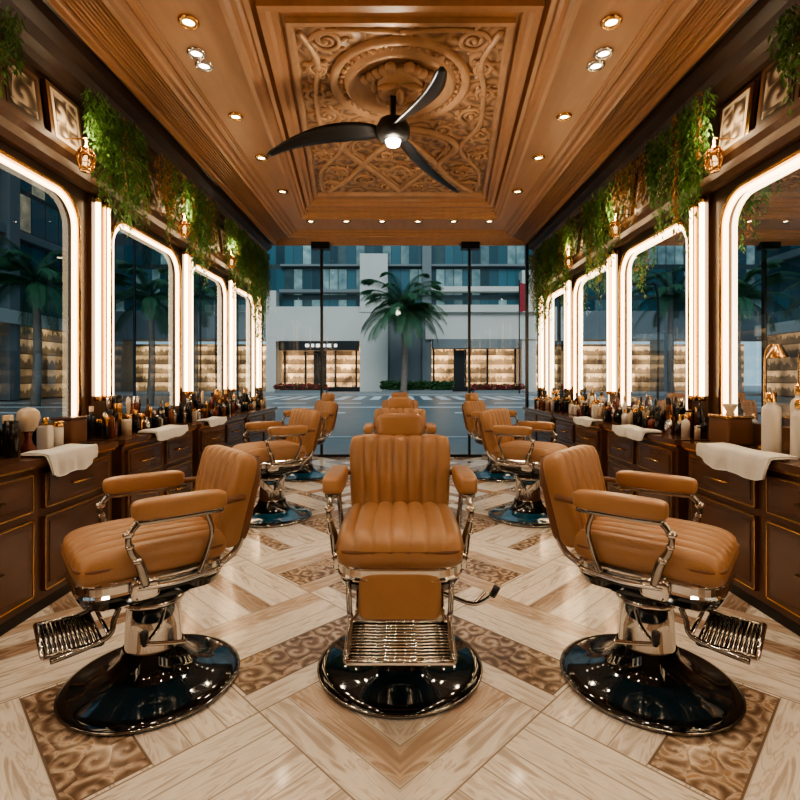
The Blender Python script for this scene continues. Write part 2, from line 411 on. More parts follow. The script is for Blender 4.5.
# ------------------------------------------------------------ ceiling carving
b=MB()
def nest(L,w,h,mt=ceilw):
    y1=7.74-(1.94-L)*1.3
    b.frame([(-L,-1.5),(L,-1.5),(L,y1),(-L,y1)],[(0,0),(0,-h),(w*.35,-h),(w*.5,-h*.55),(w*.8,-h*.5),(w,-h*.15),(w,0)],mt,CZ)
for L,w,h in ((1.94,.05,.06),(1.87,.03,.025),(1.81,.03,.03),(1.76,.03,.03),(1.71,.03,.03),(1.64,.09,.055),(1.50,.03,.02)):
    nest(L,w,h)
P3=[(0,0),(0,-.07),(.03,-.075),(.05,-.05),(.08,-.045),(.10,-.025),(.13,-.02),(.14,0)]
def quad(xf,yf,xn,yn,prof,mt=ceilw): b.frame([(-xn,yn),(xn,yn),(xf,yf),(-xf,yf)],prof,mt,CZ)
quad(1.30,6.45,.97,2.45,P3)
quad(1.20,6.2,.86,2.65,[(0,0),(0,-.035),(.03,-.04),(.05,0)])
quad(1.12,6.02,.80,2.78,[(0,0),(0,-.06),(.04,-.06),(.06,-.03),(.09,-.03),(.1,0)])
quad(.98,5.75,.68,2.95,[(0,0),(0,-.035),(.03,-.035),(.045,0)],ceilg)
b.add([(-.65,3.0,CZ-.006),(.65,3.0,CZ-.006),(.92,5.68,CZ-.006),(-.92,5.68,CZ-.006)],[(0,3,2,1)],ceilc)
C=Vector((0,3.60,CZ))
FL=T(C)@RX(180)
b.lathe([(.50,0),(.50,.03),(.475,.05),(.45,.03),(.44,.015),(.40,.015),(.39,.045),(.36,.055),(.33,.03),(.32,.012),(0,.012)],ceilg,FL,n=64)
for i in range(44):
    a=2*math.pi*i/44
    b.sq((C.x+.42*math.cos(a),C.y+.42*math.sin(a),CZ-.02),(.04,.04,.04),ceilg,1,n=8,k=6)
K=1.25
def fz(x,y,sx,sy,sz,rot=0,e=1,dz=.02):
    b.sq((C.x+x*K,C.y-y*K,CZ-dz),(sx*K,sy*K,sz),ceilg,e,n=18,k=12,rot=Matrix.Rotation(-rot,4,'Z'))
fz(0,0,.27,.38,.15,e=.9); fz(0,.0,.045,.15,.07,dz=.10); fz(0,-.055,.085,.05,.06,dz=.105)
for s in (-1,1):
    fz(s*.068,.045,.075,.032,.04,s*.2,dz=.09); fz(s*.07,.085,.125,.028,.05,-s*.25,dz=.09); fz(s*.08,-.03,.09,.10,.06,dz=.06)
    fz(s*.150,.01,.04,.09,.07,dz=.03); fz(s*.045,-.095,.10,.022,.04,s*.3,dz=.085)
    for q in range(5): fz(s*(.05+.035*q),.19-.028*q,.07,.06,.07,s*.5,dz=.035)
    for q in range(4): fz(s*(.03+.03*q),-.21+.03*q,.045,.09,.06,-s*.3,dz=.03)
fz(0,-.122,.08,.025,.03,dz=.08); fz(0,-.17,.09,.07,.06,dz=.07)
def scroll(x,y,r,turns,a0,dirn,rad=.016):
    for s in (-1,1):
        pts=[]
        N=int(turns*16)
        for i in range(N+1):
            t=i/N; a=a0+dirn*t*turns*2*math.pi; rr=r*(1-t*.88)
            pts.append((s*(x+rr*math.cos(a)),y+rr*math.sin(a),CZ-.012))
        b.tube(pts,lambda t:rad*(1.15-.5*t),ceilg,n=6)
        b.sq((pts[-1][0],pts[-1][1],CZ-.015),(.05,.05,.05),ceilg,1,n=8,k=6)
        for k in range(7):
            a=a0+dirn*k*.8; rr=r*1.12
            b.sq((s*(x+rr*math.cos(a)),y+rr*math.sin(a),CZ-.01),(.06,.03,.03),ceilg,1,n=8,k=6,rot=Matrix.Rotation((a if s>0 else math.pi-a)+.6*s,4,'Z'))
def rib(pts,rad=.014):
    for s in (-1,1):
        b.tube([(s*p[0],p[1],CZ-.012) for p in pts],rad,ceilg,n=6,smoothpath=8)
for (x,y,r,tn,a0,d) in [(.46,3.13,.10,2,0,1),(.56,3.42,.08,1.8,4,1),(.62,3.72,.08,1.7,1,-1),(.58,4.02,.11,2,2,1),(.36,4.25,.10,1.8,3,-1),(.68,4.35,.10,1.9,5,1),
  (.15,4.75,.10,1.8,0,1),(.36,5.3,.13,2,1.5,-1),(.74,4.75,.1,1.9,2,1),(.62,5.1,.12,2,0,-1),(.74,5.45,.11,2,3,1),(.13,5.5,.1,1.8,2,1),(.12,5.1,.08,1.6,4,-1),(.5,4.65,.09,1.7,1,1)]:
    scroll(x,y,r,tn,a0,d)
rib([(0,5.62),(.2,5.2),(.45,4.75),(.5,4.5),(.3,4.3),(0,4.2)],.034)
rib([(0,5.5),(.17,5.15),(.38,4.75),(.42,4.5),(.26,4.37),(0,4.29)],.014)
rib([(0,4.35),(.3,4.8),(.55,5.3),(.8,5.62)],.032)
rib([(.62,3.05),(.55,3.35),(.62,3.7),(.66,4.2),(.55,4.6),(.8,5.1),(.86,5.6)],.022)
rib([(0,3.06),(.25,3.04),(.5,3.06),(.6,3.2)],.016)
rib([(0,4.95),(.1,5.1),(0,5.3)],.02)
b.obj('trim_ceiling_carving')

# ------------------------------------------------------------ downlights
def downlight(x,y,e=26,twin=False):
    b=MB()
    for dy in ((-.065,.065) if twin else (0,)):
        X=T((0,dy,0))@RX(180)
        mt=chrome if twin else gold
        b.lathe([(.0,.004),(.034,.004)],lampm,X,n=20)
        b.lathe([(.034,.0),(.036,.016),(.052,.018),(.062,.006),(.062,0)],mt,X,n=28)
    o=b.obj('recessed_downlight',loc=(x,y,CZ-.001))
    l=bpy.data.lights.new('downlight_beam','SPOT'); l.energy=e; l.color=(1,.79,.54); l.spot_size=math.radians(130); l.spot_blend=.9; l.shadow_soft_size=.05
    lo=bpy.data.objects.new('downlight_beam',l); lo.location=(0,0,-.03); lo.parent=o; scene.collection.objects.link(lo)
for s in (-1,1):
    for y in (-.6,.6,1.8,2.98,3.33,4.05,4.8,5.66): downlight(s*(1.26 if y==2.98 else 1.33),y,27,twin=(y==3.33))
for x in (-1.2,-.72,-.24,.24,.72,1.2): downlight(x,6.72,10)
for x in (-.5,.5): downlight(x,.9,34); downlight(x,-.5,24)

# ------------------------------------------------------------ ceiling fan
f=empty('ceiling_fan',(-.05,3.62,3.05))
b=MB()
b.lathe([(0,.29),(.07,.288),(.075,.24),(.03,.21),(.02,.19),(.02,.05),(.05,.04),(.10,.02),(.125,-.03),(.12,-.09),(.08,-.12),(0,-.12)],black,n=40); b.obj('motor_hub',f)
b=MB(); b.lathe([(0,-.155),(.045,-.15),(.056,-.118),(0,-.117)],fanlamp,n=32); b.obj('lamp',f)
for i,(ang,Ln) in enumerate(((-74,.92),(57,1.10),(167,.98))):
    b=MB(); N=22; vs=[];fs=[]
    for j in range(N+1):
        t=j/N; r=.09+t*(Ln-.09)
        w=.03+.055*math.sin(math.pi*(t**.6))
        if t>.96: w*=.6
        off=.09*math.sin(t*math.pi*.9)
        pit=math.radians(28-20*t)
        z0=-.04-.10*t*t
        for u,tz in ((-1,0),(-.5,.010),(.5,.010),(1,0),(.5,-.006),(-.5,-.006)):
            y=u*w; vs.append((r,off+y*math.cos(pit),z0+y*math.sin(pit)+tz))
    for j in range(N):
        for k in range(6): fs.append((j*6+k,j*6+(k+1)%6,(j+1)*6+(k+1)%6,(j+1)*6+k))
    fs.append(tuple(range(6))); fs.append(tuple(N*6+k for k in range(6)))
    b.add(vs,fs,black,True,RZ(ang)); b.obj('blade_%d'%(i+1),f)
l=bpy.data.lights.new('fan_bulb','POINT'); l.energy=22; l.color=(1,.84,.62); l.shadow_soft_size=.06
lo=bpy.data.objects.new('fan_bulb',l); lo.location=(0,0,-.24); lo.parent=f; scene.collection.objects.link(lo)

# ------------------------------------------------------------ barber chair
def chair_parts():
    parts={}
    for nm,rtint in (('base_plate',enamel),('base_plate_b',refltintb)):
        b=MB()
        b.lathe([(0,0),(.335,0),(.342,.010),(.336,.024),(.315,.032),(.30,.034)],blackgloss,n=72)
        b.lathe([(.30,.034),(.25,.041),(.20,.055),(.17,.072)],rtint,n=72)  # ring of the plate with the blue reflection put into its colour
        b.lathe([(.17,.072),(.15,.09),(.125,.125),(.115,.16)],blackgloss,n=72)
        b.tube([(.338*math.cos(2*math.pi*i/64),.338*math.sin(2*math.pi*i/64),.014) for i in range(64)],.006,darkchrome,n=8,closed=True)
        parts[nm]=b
    b=MB()
    b.lathe([(.155,.085),(.130,.11),(.118,.14),(.112,.155),(.108,.17),(.106,.24),(.102,.33),(.115,.337),(.122,.35),(.115,.365),(.10,.37),(.10,.40)],chrome,n=48)
    b.lathe([(.105,.38),(.16,.395),(.205,.41),(.22,.425),(.22,.46),(0,.46)],blackgloss,n=48)
    b.tube([(.09,.02,.34),(.2,-.03,.31),(.3,-.10,.305),(.37,-.12,.35)],.009,chrome,smoothpath=6)
    b.tube([(.365,-.12,.345),(.385,-.125,.385)],.014,black)
    b.tube([(.3,-.1,.305),(.34,-.02,.30),(.36,.02,.30)],.008,chrome,smoothpath=5)
    parts['hydraulic_column']=b
    b=MB()
    def rr(hx,hy,r,n=8):
        pts=[]
        for cx,cy,a0 in ((hx-r,hy-r,0),(-hx+r,hy-r,90),(-hx+r,-hy+r,180),(hx-r,-hy+r,270)):
            for i in range(n+1):
                a=math.radians(a0+90*i/n); pts.append((cx+r*math.cos(a),cy+r*math.sin(a)))
        return pts
    def band(prof,mt):
        vs=[];n=36
        for d,z in prof:
            for x,y in rr(.232+d,.262+d,.11+d): vs.append((x,y-.03,z))
        fs=[(j*n+i,j*n+(i+1)%n,(j+1)*n+(i+1)%n,(j+1)*n+i) for j in range(len(prof)-1) for i in range(n)]
        fs.append(tuple(range(n))[::-1]); fs.append(tuple((len(prof)-1)*n+i for i in range(n)))
        b.add(vs,fs,mt,False)
    band([(-.06,.405),(-.02,.425),(-.002,.455),(0,.466)],blackgloss)
    band([(0,.466),(.006,.474),(.0,.482),(.0,.508),(.006,.517),(0,.527),(-.04,.53)],chrome)
    b.cushion(.49,.555,.13,7,.30,leather,T((0,-.033,.578)),curve=.012,c=.08)
    b.tube([(x,y-.033,.578) for x,y in rr(.236,.268,.07)],.007,leatherd,n=6,closed=True)
    parts['seat']=b
    b=MB()
    XB=T((0,.28,.740))@RX(77)
    b.cushion(.475,.41,.105,7,.36,leather,XB,taper=.04,c=.07)
    b.sq((0,.0,-.05),(.455,.39,.05),leatherd,.4,X=XB)
    b.sq((0,.0,-.078),(.36,.32,.012),chrome,.3,X=XB)
    for s in (-1,1): b.tube([(s*.2,.20,.49),(s*.2,.28,.55),(s*.2,.34,.72)],.014,chrome,smoothpath=5)
    parts['backrest']=b
    b=MB()
    b.sq((0,.345,.975),(.225,.10,.12),leather,.42,rot=RX(-10),n=32,k=20)
    b.sq((0,.365,.975),(.17,.09,.09),leatherd,.5,rot=RX(-10))
    for s in (-1,1): b.tube([(s*.05,.34,.85),(s*.05,.355,.94)],.008,chrome)
    parts['headrest']=b
    b=MB()
    for s in (-1,1):
        a=s*.272
        b.sq((a,.03,.780),(.080,.34,.074),leather,.38,n=28,k=16)
        b.sq((a,.03,.740),(.064,.32,.024),darkchrome,.4)
        b.tube([(a,-.11,.745),(a+s*.006,-.15,.695),(a,-.14,.635),(a-s*.008,-.11,.58),(a-s*.012,-.09,.50)],lambda t:.014-.003*math.sin(t*6),darkchrome,smoothpath=7,n=10)
        for z,y,r in ((.70,-.15,.020),(.655,-.146,.016),(.60,-.122,.018)): b.sq((a+s*.003,y,z),(r*2,r*2,r*1.5),chrome,1,n=14,k=10)
        b.tube([(a,.12,.745),(a,.145,.66),(a-s*.01,.13,.58),(a-s*.015,.10,.50)],.010,darkchrome,smoothpath=6)
        b.tube([(a-s*.012,-.12,.495),(a-s*.01,.02,.485),(a-s*.02,.18,.495)],.010,chrome,smoothpath=6)
        b.tube([(a,.17,.76),(a-s*.01,.24,.765),(a-s*.035,.29,.76)],.014,leatherd,smoothpath=5)
        b.sq((a-s*.022,-.09,.485),(.035,.10,.08),chrome,.5)
    parts['armrests']=b
    def grille(b,XF,w=.175,h=.10):
        b.box((-w,-h,-.010),(w,h,-.004),blackgloss,XF)
        for i in range(11):
            y=-h+h/5.5+(2*h-2*h/5.5)*i/10; b.tube([(-w,y,0),(w,y,0)],.0050,chrome,XF,n=6)
        for s in (-1,1): b.tube([(s*w,-h-.003,0),(s*w,h+.003,0)],.010,darkchrome,XF)
        b.tube([(-w,-h-.003,0),(w,-h-.003,0)],.010,chrome,XF); b.tube([(-w,h+.003,0),(w,h+.003,0)],.009,darkchrome,XF)
    b=MB()
    for s in (-1,1):
        b.tube([(s*.19,-.24,.46),(s*.185,-.30,.45),(s*.178,-.34,.39),(s*.172,-.365,.36),(s*.17,-.53,.325)],.010,darkchrome,smoothpath=7)
        b.tube([(s*.15,-.2,.44),(s*.155,-.28,.37),(s*.16,-.36,.355)],.008,chrome,smoothpath=5)
    b.sq((0,-.285,.42),(.30,.05,.175),leather,.35,rot=RX(-12),n=32,k=18)
    b.sq((0,-.268,.42),(.32,.02,.19),darkchrome,.3,rot=RX(-12))
    grille(b,T((0,-.445,.336))@RX(11),.168,.09)
    parts['footrest']=b
    b=MB()
    for s in (-1,1):
        b.tube([(s*.13,-.14,.42),(s*.14,-.17,.36),(s*.15,-.20,.30),(s*.155,-.37,.275)],.010,darkchrome,smoothpath=6)
    b.tube([(-.15,-.19,.31),(.15,-.19,.31)],.008,chrome)
    grille(b,T((0,-.300,.290))@RX(-3),.15,.085)
    parts['footrest_b']=b
    return {k:v.mesh('chair_'+k) for k,v in parts.items()}
CP=chair_parts()
def chair(x,y,rz,flip=False,full=True,sc=1,blue=False):
    e=empty('barber_chair',(x,y,0),math.radians(rz))
    e.scale=(-sc if flip else sc,sc,sc)
    for k,me in CP.items():
        if not full and k in('headrest','footrest'): continue
        if full and k=='footrest_b': continue
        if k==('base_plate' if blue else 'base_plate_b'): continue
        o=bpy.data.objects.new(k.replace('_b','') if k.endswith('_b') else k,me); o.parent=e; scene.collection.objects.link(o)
chair(0,2.1,0)
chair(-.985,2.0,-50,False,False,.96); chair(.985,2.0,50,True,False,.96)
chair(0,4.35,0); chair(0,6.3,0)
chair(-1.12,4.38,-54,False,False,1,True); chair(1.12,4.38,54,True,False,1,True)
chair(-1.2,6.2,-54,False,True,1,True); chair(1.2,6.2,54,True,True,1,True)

# ------------------------------------------------------------ cabinets
CAB=[(-1.4,1.15,4),(1.22,3.24,3),(3.36,4.50,2),(4.64,5.98,2),(6.10,7.46,2)]
CT=.80
def cabinet(s,y0,y1,nc):
    b=MB(); f=1.87
    b.box((s*f,y0,.056),(s*2.198,y1,.765),walnut)
    b.box((s*(f-.035),y0-.02,.765),(s*2.198,y1+.02,CT),walnut2)
    b.box((s*(f-.02),y0-.01,.75),(s*(f+.02),y1+.01,.765),gold)
    w=(y1-y0)/nc
    for i in range(nc):
        for z0,z1 in ((.53,.72),(.10,.49)):
            a=y0+i*w+.04; c=y0+(i+1)*w-.04
            b.box((s*(f-.018),a,z0),(s*f,c,z1),walnut)
            for (p,q) in (((a,z0),(c,z0+.007)),((a,z1-.007),(c,z1)),((a,z0),(a+.007,z1)),((c-.007,z0),(c,z1))):
                b.box((s*(f-.021),p[0],p[1]),(s*(f-.016),q[0],q[1]),gold)
            b.box((s*(f-.022),a+.035,z0+.035),(s*(f-.016),c-.035,z1-.035),walnut2)
            m=(a+c)/2; z=(z0+z1)/2
            b.tube([(s*(f-.02),m-.09,z),(s*(f-.045),m-.08,z),(s*(f-.045),m+.08,z),(s*(f-.02),m+.09,z)],.006,gold)
    b.obj('drawer_cabinet')
for s in (-1,1):
    for c in CAB: cabinet(s,*c)

def bottle(b,x,y,z,r,h,kind,mt,cap):
    X=T((x,y,z))
    if kind==0:
        b.lathe([(0,0),(r,0),(r,h*.6),(r*.85,h*.7),(r*.35,h*.76),(r*.35,h*.85)],mt,X,n=16)
        b.lathe([(r*.45,h*.83),(r*.45,h),(0,h)],cap,X,n=14)
    elif kind==1:
        b.lathe([(0,0),(r,0),(r,h*.8),(r*.95,h*.82)],mt,X,n=16); b.lathe([(r*1.03,h*.8),(r*1.03,h*.97),(r*.9,h),(0,h)],cap,X,n=16)
    elif kind==2:
        b.lathe([(0,0),(r,0),(r,h*.68),(r*.4,h*.75),(r*.4,h*.82)],mt,X,n=16)
        b.tube([(0,0,h*.8),(0,0,h*.97),(r*1.1,0,h*.95)],r*.15,cap,X,n=6)
        b.lathe([(r*.4,h*.78),(r*.4,h*.86),(0,h*.86)],cap,X,n=12)
    elif kind==3:
        b.lathe([(0,0),(r*.8,0),(r*.5,h*.2),(r*.7,h*.4),(r*.45,h*.52)],mt,X,n=14)
        b.lathe([(r*.45,h*.52),(r*.9,h*.8),(r*.8,h*.93),(0,h)],cap,X,n=14)
    else:
        b.sq((x,y,z+h*.38),(r*2,r*1.6,h*.76),mt,.25,n=16,k=8)
        b.lathe([(r*.3,h*.72),(r*.3,h*.8),(r*.5,h*.8),(r*.5,h),(0,h)],cap,X,n=12)
def place(s,y0,y1,n,name,avoid=(),lat=(1.99,2.11),hs=(.12,.30)):
    b=MB(); used=[]
    for _ in range(n*12):
        if len(used)>=n: break
        x=U(*lat); y=U(y0,y1); r=U(.017,.034)
        if any((x-a)**2+(y-c)**2<(r+d+.004)**2 for a,c,d in used): continue
        if any(a-r<y<c+r for a,c in avoid): continue
        used.append((x,y,r))
        h=U(*hs)*(1 if x>2.05 else .68)
        mt=random.choice([0,0,0,1,1,5,2,0,4,6,0,5,3]); cp=random.choice([0,4,4,6,2,0])
        if mt==3: cp=4
        bottle(b,s*x,y,CT+.001,r,h,random.choice([0,1,2,4,0,1]) if r>.02 else random.choice([3,0,1]),bmats[mt],bmats[cp])
    b.obj(name)
for (a,c,n) in ((1.3,3.2,50),(3.4,4.46,44),(4.68,5.94,46),(6.14,7.42,40)):
    place(-1,a,c,n,'grooming_bottles',((3.0,3.3),(2.66,2.80)))
    place(1,a,c,n,'grooming_bottles',((2.48,2.98),(3.0,3.3)))
def towel(s,y0,y1,drop,inn):
    b=MB(); n=34; m=26; vs=[];fs=[]; fx=1.83; th=.012
    for layer in (0,1):
        for j in range(m+1):
            t=j/m
            for i in range(n+1):
                u=i/n; y=y0+(y1-y0)*u
                edge=drop*(.72+.28*math.sin(u*3.1+.4)+.10*math.sin(u*11))
                fold=.010*math.sin(u*17+1.3)+.006*math.sin(u*31)
                Ltop=inn; L=Ltop+edge; d=t*L
                if d<Ltop: x=fx+Ltop-d; z=CT+.004+.012*(math.sin(u*9+d*20)*.5+.5)*(.6)+(th if layer==0 else 0)
                else:
                    dd=d-Ltop; k=min(1,dd/.03); x=fx-.012*k-fold*k*min(1,dd/.08)-(th if layer==0 else 0)-.008; z=CT-dd+.012*(1-k)+(th if layer==0 else 0)*(1-k)
                yy=y+(.02*math.sin(d*14))*(u-.5)-.04*(u-.5)*max(0,d-Ltop)/.2
                vs.append((s*x,yy,z))
    N=(n+1)*(m+1)
    for j in range(m):
        for i in range(n):
            q=(j*(n+1)+i,j*(n+1)+i+1,(j+1)*(n+1)+i+1,(j+1)*(n+1)+i); fs.append(q); fs.append(tuple(N+a for a in q[::-1]))
    bd=[i for i in range(n+1)]+[(j*(n+1)+n) for j in range(1,m+1)]+[m*(n+1)+i for i in range(n-1,-1,-1)]+[j*(n+1) for j in range(m-1,0,-1)]
    for a,c in zip(bd,bd[1:]+bd[:1]): fs.append((a,c,N+c,N+a))
    b.add(vs,fs,towelm,True); b.obj('folded_towel')
towel(-1,2.58,2.98,.11,.13); towel(1,2.46,3.04,.11,.13)
for s in (-1,1):
    towel(s,3.72,4.25,.06,.12); towel(s,4.75,5.2,.05,.1)

b=MB(); 
b.lathe([(0,0),(.035,0),(.036,.03),(.022,.05),(.015,.08),(.02,.11),(.03,.125)],bmats[5],n=24)
b.lathe([(.028,.12),(.045,.15),(.055,.19),(.05,.225),(.03,.245),(0,.25)],bmats[2],n=28); b.obj('shaving_brush',loc=(-2.03,2.73,CT+.001))
b=MB(); b.sq((0,0,.085),(.16,.20,.17),leatherd,.2); b.sq((0,0,.172),(.17,.21,.02),gold,.2); b.lathe([(.03,.175),(.02,.2),(.045,.25),(0,.24)],bmats[2],n=16); b.obj('tissue_box',loc=(2.06,3.12,CT+.001))
b=MB(); b.sq((0,0,.08),(.13,.16,.16),leatherd,.2); b.sq((0,0,.162),(.14,.17,.02),walnut2,.2); b.obj('wooden_storage_box',loc=(-2.06,3.12,CT+.001))
for (x,y,r,h) in ((2.05,2.76,.045,.33),(2.12,2.65,.04,.38),(2.04,2.55,.04,.30)):
    b=MB(); b.lathe([(0,0),(r,0),(r*1.02,.01),(r,h*.7),(r*.92,h*.76),(r*.5,h*.8),(r*.5,h*.86)],bmats[3],n=28)
    b.lathe([(r*.56,h*.84),(r*.56,h),(0,h)],bmats[4],n=20); b.obj('lotion_bottle',loc=(x,y,CT+.001))
b=MB()
b.lathe([(0,0),(.045,0),(.045,.012),(.02,.02),(.012,.03)],gold,n=28)
b.tube([(0,0,.02),(0,0,.45),(0,-.01,.56),(0,-.05,.60),(0,-.09,.59)],.006,gold,smoothpath=8)
b.lathe([(.012,.60),(.02,.595),(.05,.535),(.053,.525)],gold,T((0,-.10,0)),n=24); b.lathe([(0,.535),(.045,.535)],lantm,T((0,-.10,0)),n=24)
b.obj('brass_desk_lamp',loc=(2.13,2.92,CT+.001))

for s in (-1,1):
    for y in (3.17,4.62,5.9):
        b=MB()
        b.lathe([(0,.22),(.012,.22),(.017,.17),(.04,.165),(.055,.14),(.05,.13)],gold,n=20)
        for i in range(8):
            a=2*math.pi*i/8; c_,s_=math.cos(a),math.sin(a)
            b.tube([(.05*c_,.05*s_,.14),(.062*c_,.062*s_,.08),(.04*c_,.04*s_,.0)],.006,gold,smoothpath=4,n=6)
        for z,r in ((.045,.054),(.10,.062)):
            b.tube([(r*math.cos(2*math.pi*i/20),r*math.sin(2*math.pi*i/20),z) for i in range(20)],.004,gold,n=6,closed=True)
        b.lathe([(0,-.012),(.04,-.01),(.044,.0),(.04,.012),(0,.012)],gold,n=20)
        b.lathe([(0,.03),(.02,.04),(.024,.075),(.012,.105),(0,.11)],lantm,n=16)
        b.tube([(0,0,.21),(0,0,.235),(s*.05,0,.235),(s*.2,0,.235)],.006,gold)
        o=b.obj('wall_lantern',loc=(s*1.99,y,2.53)); o.scale=(.85,.85,.85)
        l=bpy.data.lights.new('lantern_bulb','POINT'); l.energy=4.2; l.color=(1,.76,.48); l.shadow_soft_size=.03
        lo=bpy.data.objects.new('lantern_bulb',l); lo.location=(-s*.0,0,.29); lo.parent=o; scene.collection.objects.link(lo)
def pic(s,y,z,w,h):
    b=MB()
    X=T((s*(W-.075),y,z))@Matrix.Rotation(s*math.radians(7),4,'Y')
    b.box((s*-.012,-w/2,0),(s*.016,w/2,h),gold if R()<.25 else wallwood,X)
    b.box((s*(-.016),-w/2+.03,.03),(s*(-.012),w/2-.03,h-.03),bmats[2] if R()<.35 else darkwood,X)
    b.box((s*(-.019),-w/2+.055,.055),(s*(-.016),w/2-.055,h-.055),artm,X)
    b.obj('picture_frame')
for s in (-1,1):
    for a,c in ((-.1,.62),(.95,1.9),(2.25,3.39),(3.80,4.95),(5.22,6.30),(6.56,7.50)):
        w=(c-a)/3.1
        for i in range(3): pic(s,a+(c-a)*(i+.5)/3,2.664,w*.86,U(.33,.38))

def vines(s,y0,y1,n,lmin,lmax,dry=.1,x0=1.96,x1=2.05,top=3.10):
    b=MB()
    for _ in range(n):
        x=U(x0,x1)*s; y=U(y0,y1); L=U(lmin,lmax)*(.55+.45*math.sin(math.pi*(y-y0)/(y1-y0)))*(1 if R()<.7 else 1.25)
        mt=leafb if R()<dry else leafm
        z=top; ph=U(0,6)
        while z>top-L:
            a=U(0,6.28); r=U(.004,.018); sz=U(.012,.024)
            cx=x+.010*math.sin(z*9+ph)+r*math.cos(a); cy=y+.010*math.cos(z*8+ph)+r*math.sin(a)
            d=Vector((math.cos(a),math.sin(a),U(-2.2,-.9))).normalized(); p=d.cross(Vector((0,0,1))).normalized()
            o=Vector((cx,cy,z))
            b.add([o,o+d*sz*.9+p*sz*.34,o+d*sz*2.2,o+d*sz*.9-p*sz*.34],[(0,1,2,3)],mt)
            z-=U(.006,.014)
    b.obj('hanging_vines')
for s in (-1,1):
    vines(s,3.22,4.0,66,.5,.82,.05)
    vines(s,4.15,4.6,26,.4,.65,.6)
    vines(s,4.7,5.45,56,.5,.9,.1)
    vines(s,5.75,6.5,50,.5,.9,.15)
    vines(s,6.6,7.6,80,.6,1.15,.1)
    vines(s,2.42,2.66,20,.22,.42,.1)

# ------------------------------------------------------------ outside
b=MB(); b.box((-90,7.9,-.2),(90,110,-.06),asph); b.box((-90,-30,-.2),(-2.45,7.9,-.06),pave); b.box((2.45,-30,-.2),(90,7.9,-.06),pave); b.obj('street_ground')
b=MB(); b.box((-20,7.95,-.06),(20,10.2,0.0),pave); b.obj('sidewalk')
b=MB(); b.box((-60,40.5,-.06),(60,48.3,.08),pave); b.obj('sidewalk')
b=MB()
for y in (13.5,19,27):
    for i in range(-9,10):
        b.box((i*3-.9,y,-.06),(i*3+.9,y+.16+.012*y,-.052),paint)
for i in range(18):
    b.box((-10+i*1.15,32,-.06),(-9.4+i*1.15,38.5,-.052),paint)
b.box((-26,11,-.06),(26,11.14,-.052),paint); b.box((-26,23,-.06),(26,23.4,-.052),paint)
b.obj('road_markings')
e=empty('office_building',(0,0,0))
b=MB()
b.box((-32,53,0),(32,54,5),shopm); b.obj('shop_displays',e)
b=MB()
b.box((-40,50.6,8.2),(40,62,34),fac_x); b.obj('glass_tower',e)
b=MB()
b.box((-12.2,49,5.0),(-3.5,52,8.4),conc); b.box((2.5,49,5.2),(14.5,52,8.0),conc); b.box((-34,49.4,5.2),(-12.2,52,8.0),concd); b.box((14.5,49.4,5.2),(34,52,8.0),concd)
b.box((-3.9,48.6,0),(-1.2,52,13.5),conc); b.box((2.2,49.3,0),(3.1,52,34),concd); b.box((12,49.2,0),(13.4,52,12),conc); b.box((-13.2,49.2,0),(-12.2,52,10),conc)
b.box((-1.2,50,0),(2.2,52.5,8.3),concd)
b.box((-12,49.6,9.9),(-3.9,50.6,10.2),concd); b.box((3.1,49.6,10),(13,50.6,10.5),conc); b.box((-12,50,12.6),(13,50.6,12.8),concd)
b.box((-3.9,48.5,7.8),(14.5,50.6,8.5),conc)
for x in (-22,-28,22,28): b.box((x-.5,49.2,0),(x+.5,52,5.2),concd)
b.obj('columns_and_slabs',e)
b=MB()
b.box((-11.8,48.6,4.1),(-4.1,50.6,5.0),black); b.box((3.2,48.8,4.3),(11.8,50.4,5.2),concd)
for x in (-11.6,-9.5,-8.6,-6.5,-4.4,3.4,5.5,6.6,8.8,11.6): b.box((x-.09,50.3,0),(x+.09,50.5,4.4),black)
for x0,x1 in ((-8.6,-7.4),(5.5,6.6)): b.box((x0,50.35,0),(x1,50.45,4.2),black)
b.box((-12,50.2,0),(-3.9,50.5,.5),black); b.box((3,50.2,0),(12,50.5,.5),black)
b.obj('shop_fronts',e)
signm=M('white_sign',(.8,.8,.78),.5,em=(1,.95,.85),es=1.2)
b=MB()
for i,(x,w) in enumerate(((-9.2,.45),(-8.6,.3),(-8.15,.45),(-7.5,.3),(-7.1,.5),(-6.4,.35))): b.box((x,48.52,4.4),(x+w*.8,48.6,4.7),signm)
b.obj('shop_sign',e)
for s in (-1,1):
    b=MB(); b.box((s*24,-10,5.2),(s*34,39,26),fac_y); b.box((s*24,-10,0),(s*34,39,4.6),shopy); b.box((s*23.2,-10,4.6),(s*34,39,5.4),conc)
    for y in range(-6,39,9): b.box((s*23.4,y,0),(s*24,y+.8,24),concd)
    for z in (10,15,20): b.box((s*23.6,-10,z),(s*24,39,z+.5),concd)
    b.obj('side_office_building')
b=MB(); X=T((13.5,25,0))
b.add([(-2.2,-1.2,2.6),(2.2,-1.2,2.6),(2.2,1.2,2.6),(-2.2,1.2,2.6),(-1.7,0,3.5),(1.7,0,3.5)],[(0,1,5,4),(2,3,4,5),(1,2,5),(3,0,4),(0,3,2,1)],conc,False,X)
for x,y in ((-2,-1),(2,-1),(2,1),(-2,1)): b.box((x-.05,y-.05,-.06),(x+.05,y+.05,2.6),black,X)
b.obj('white_canopy_tent')
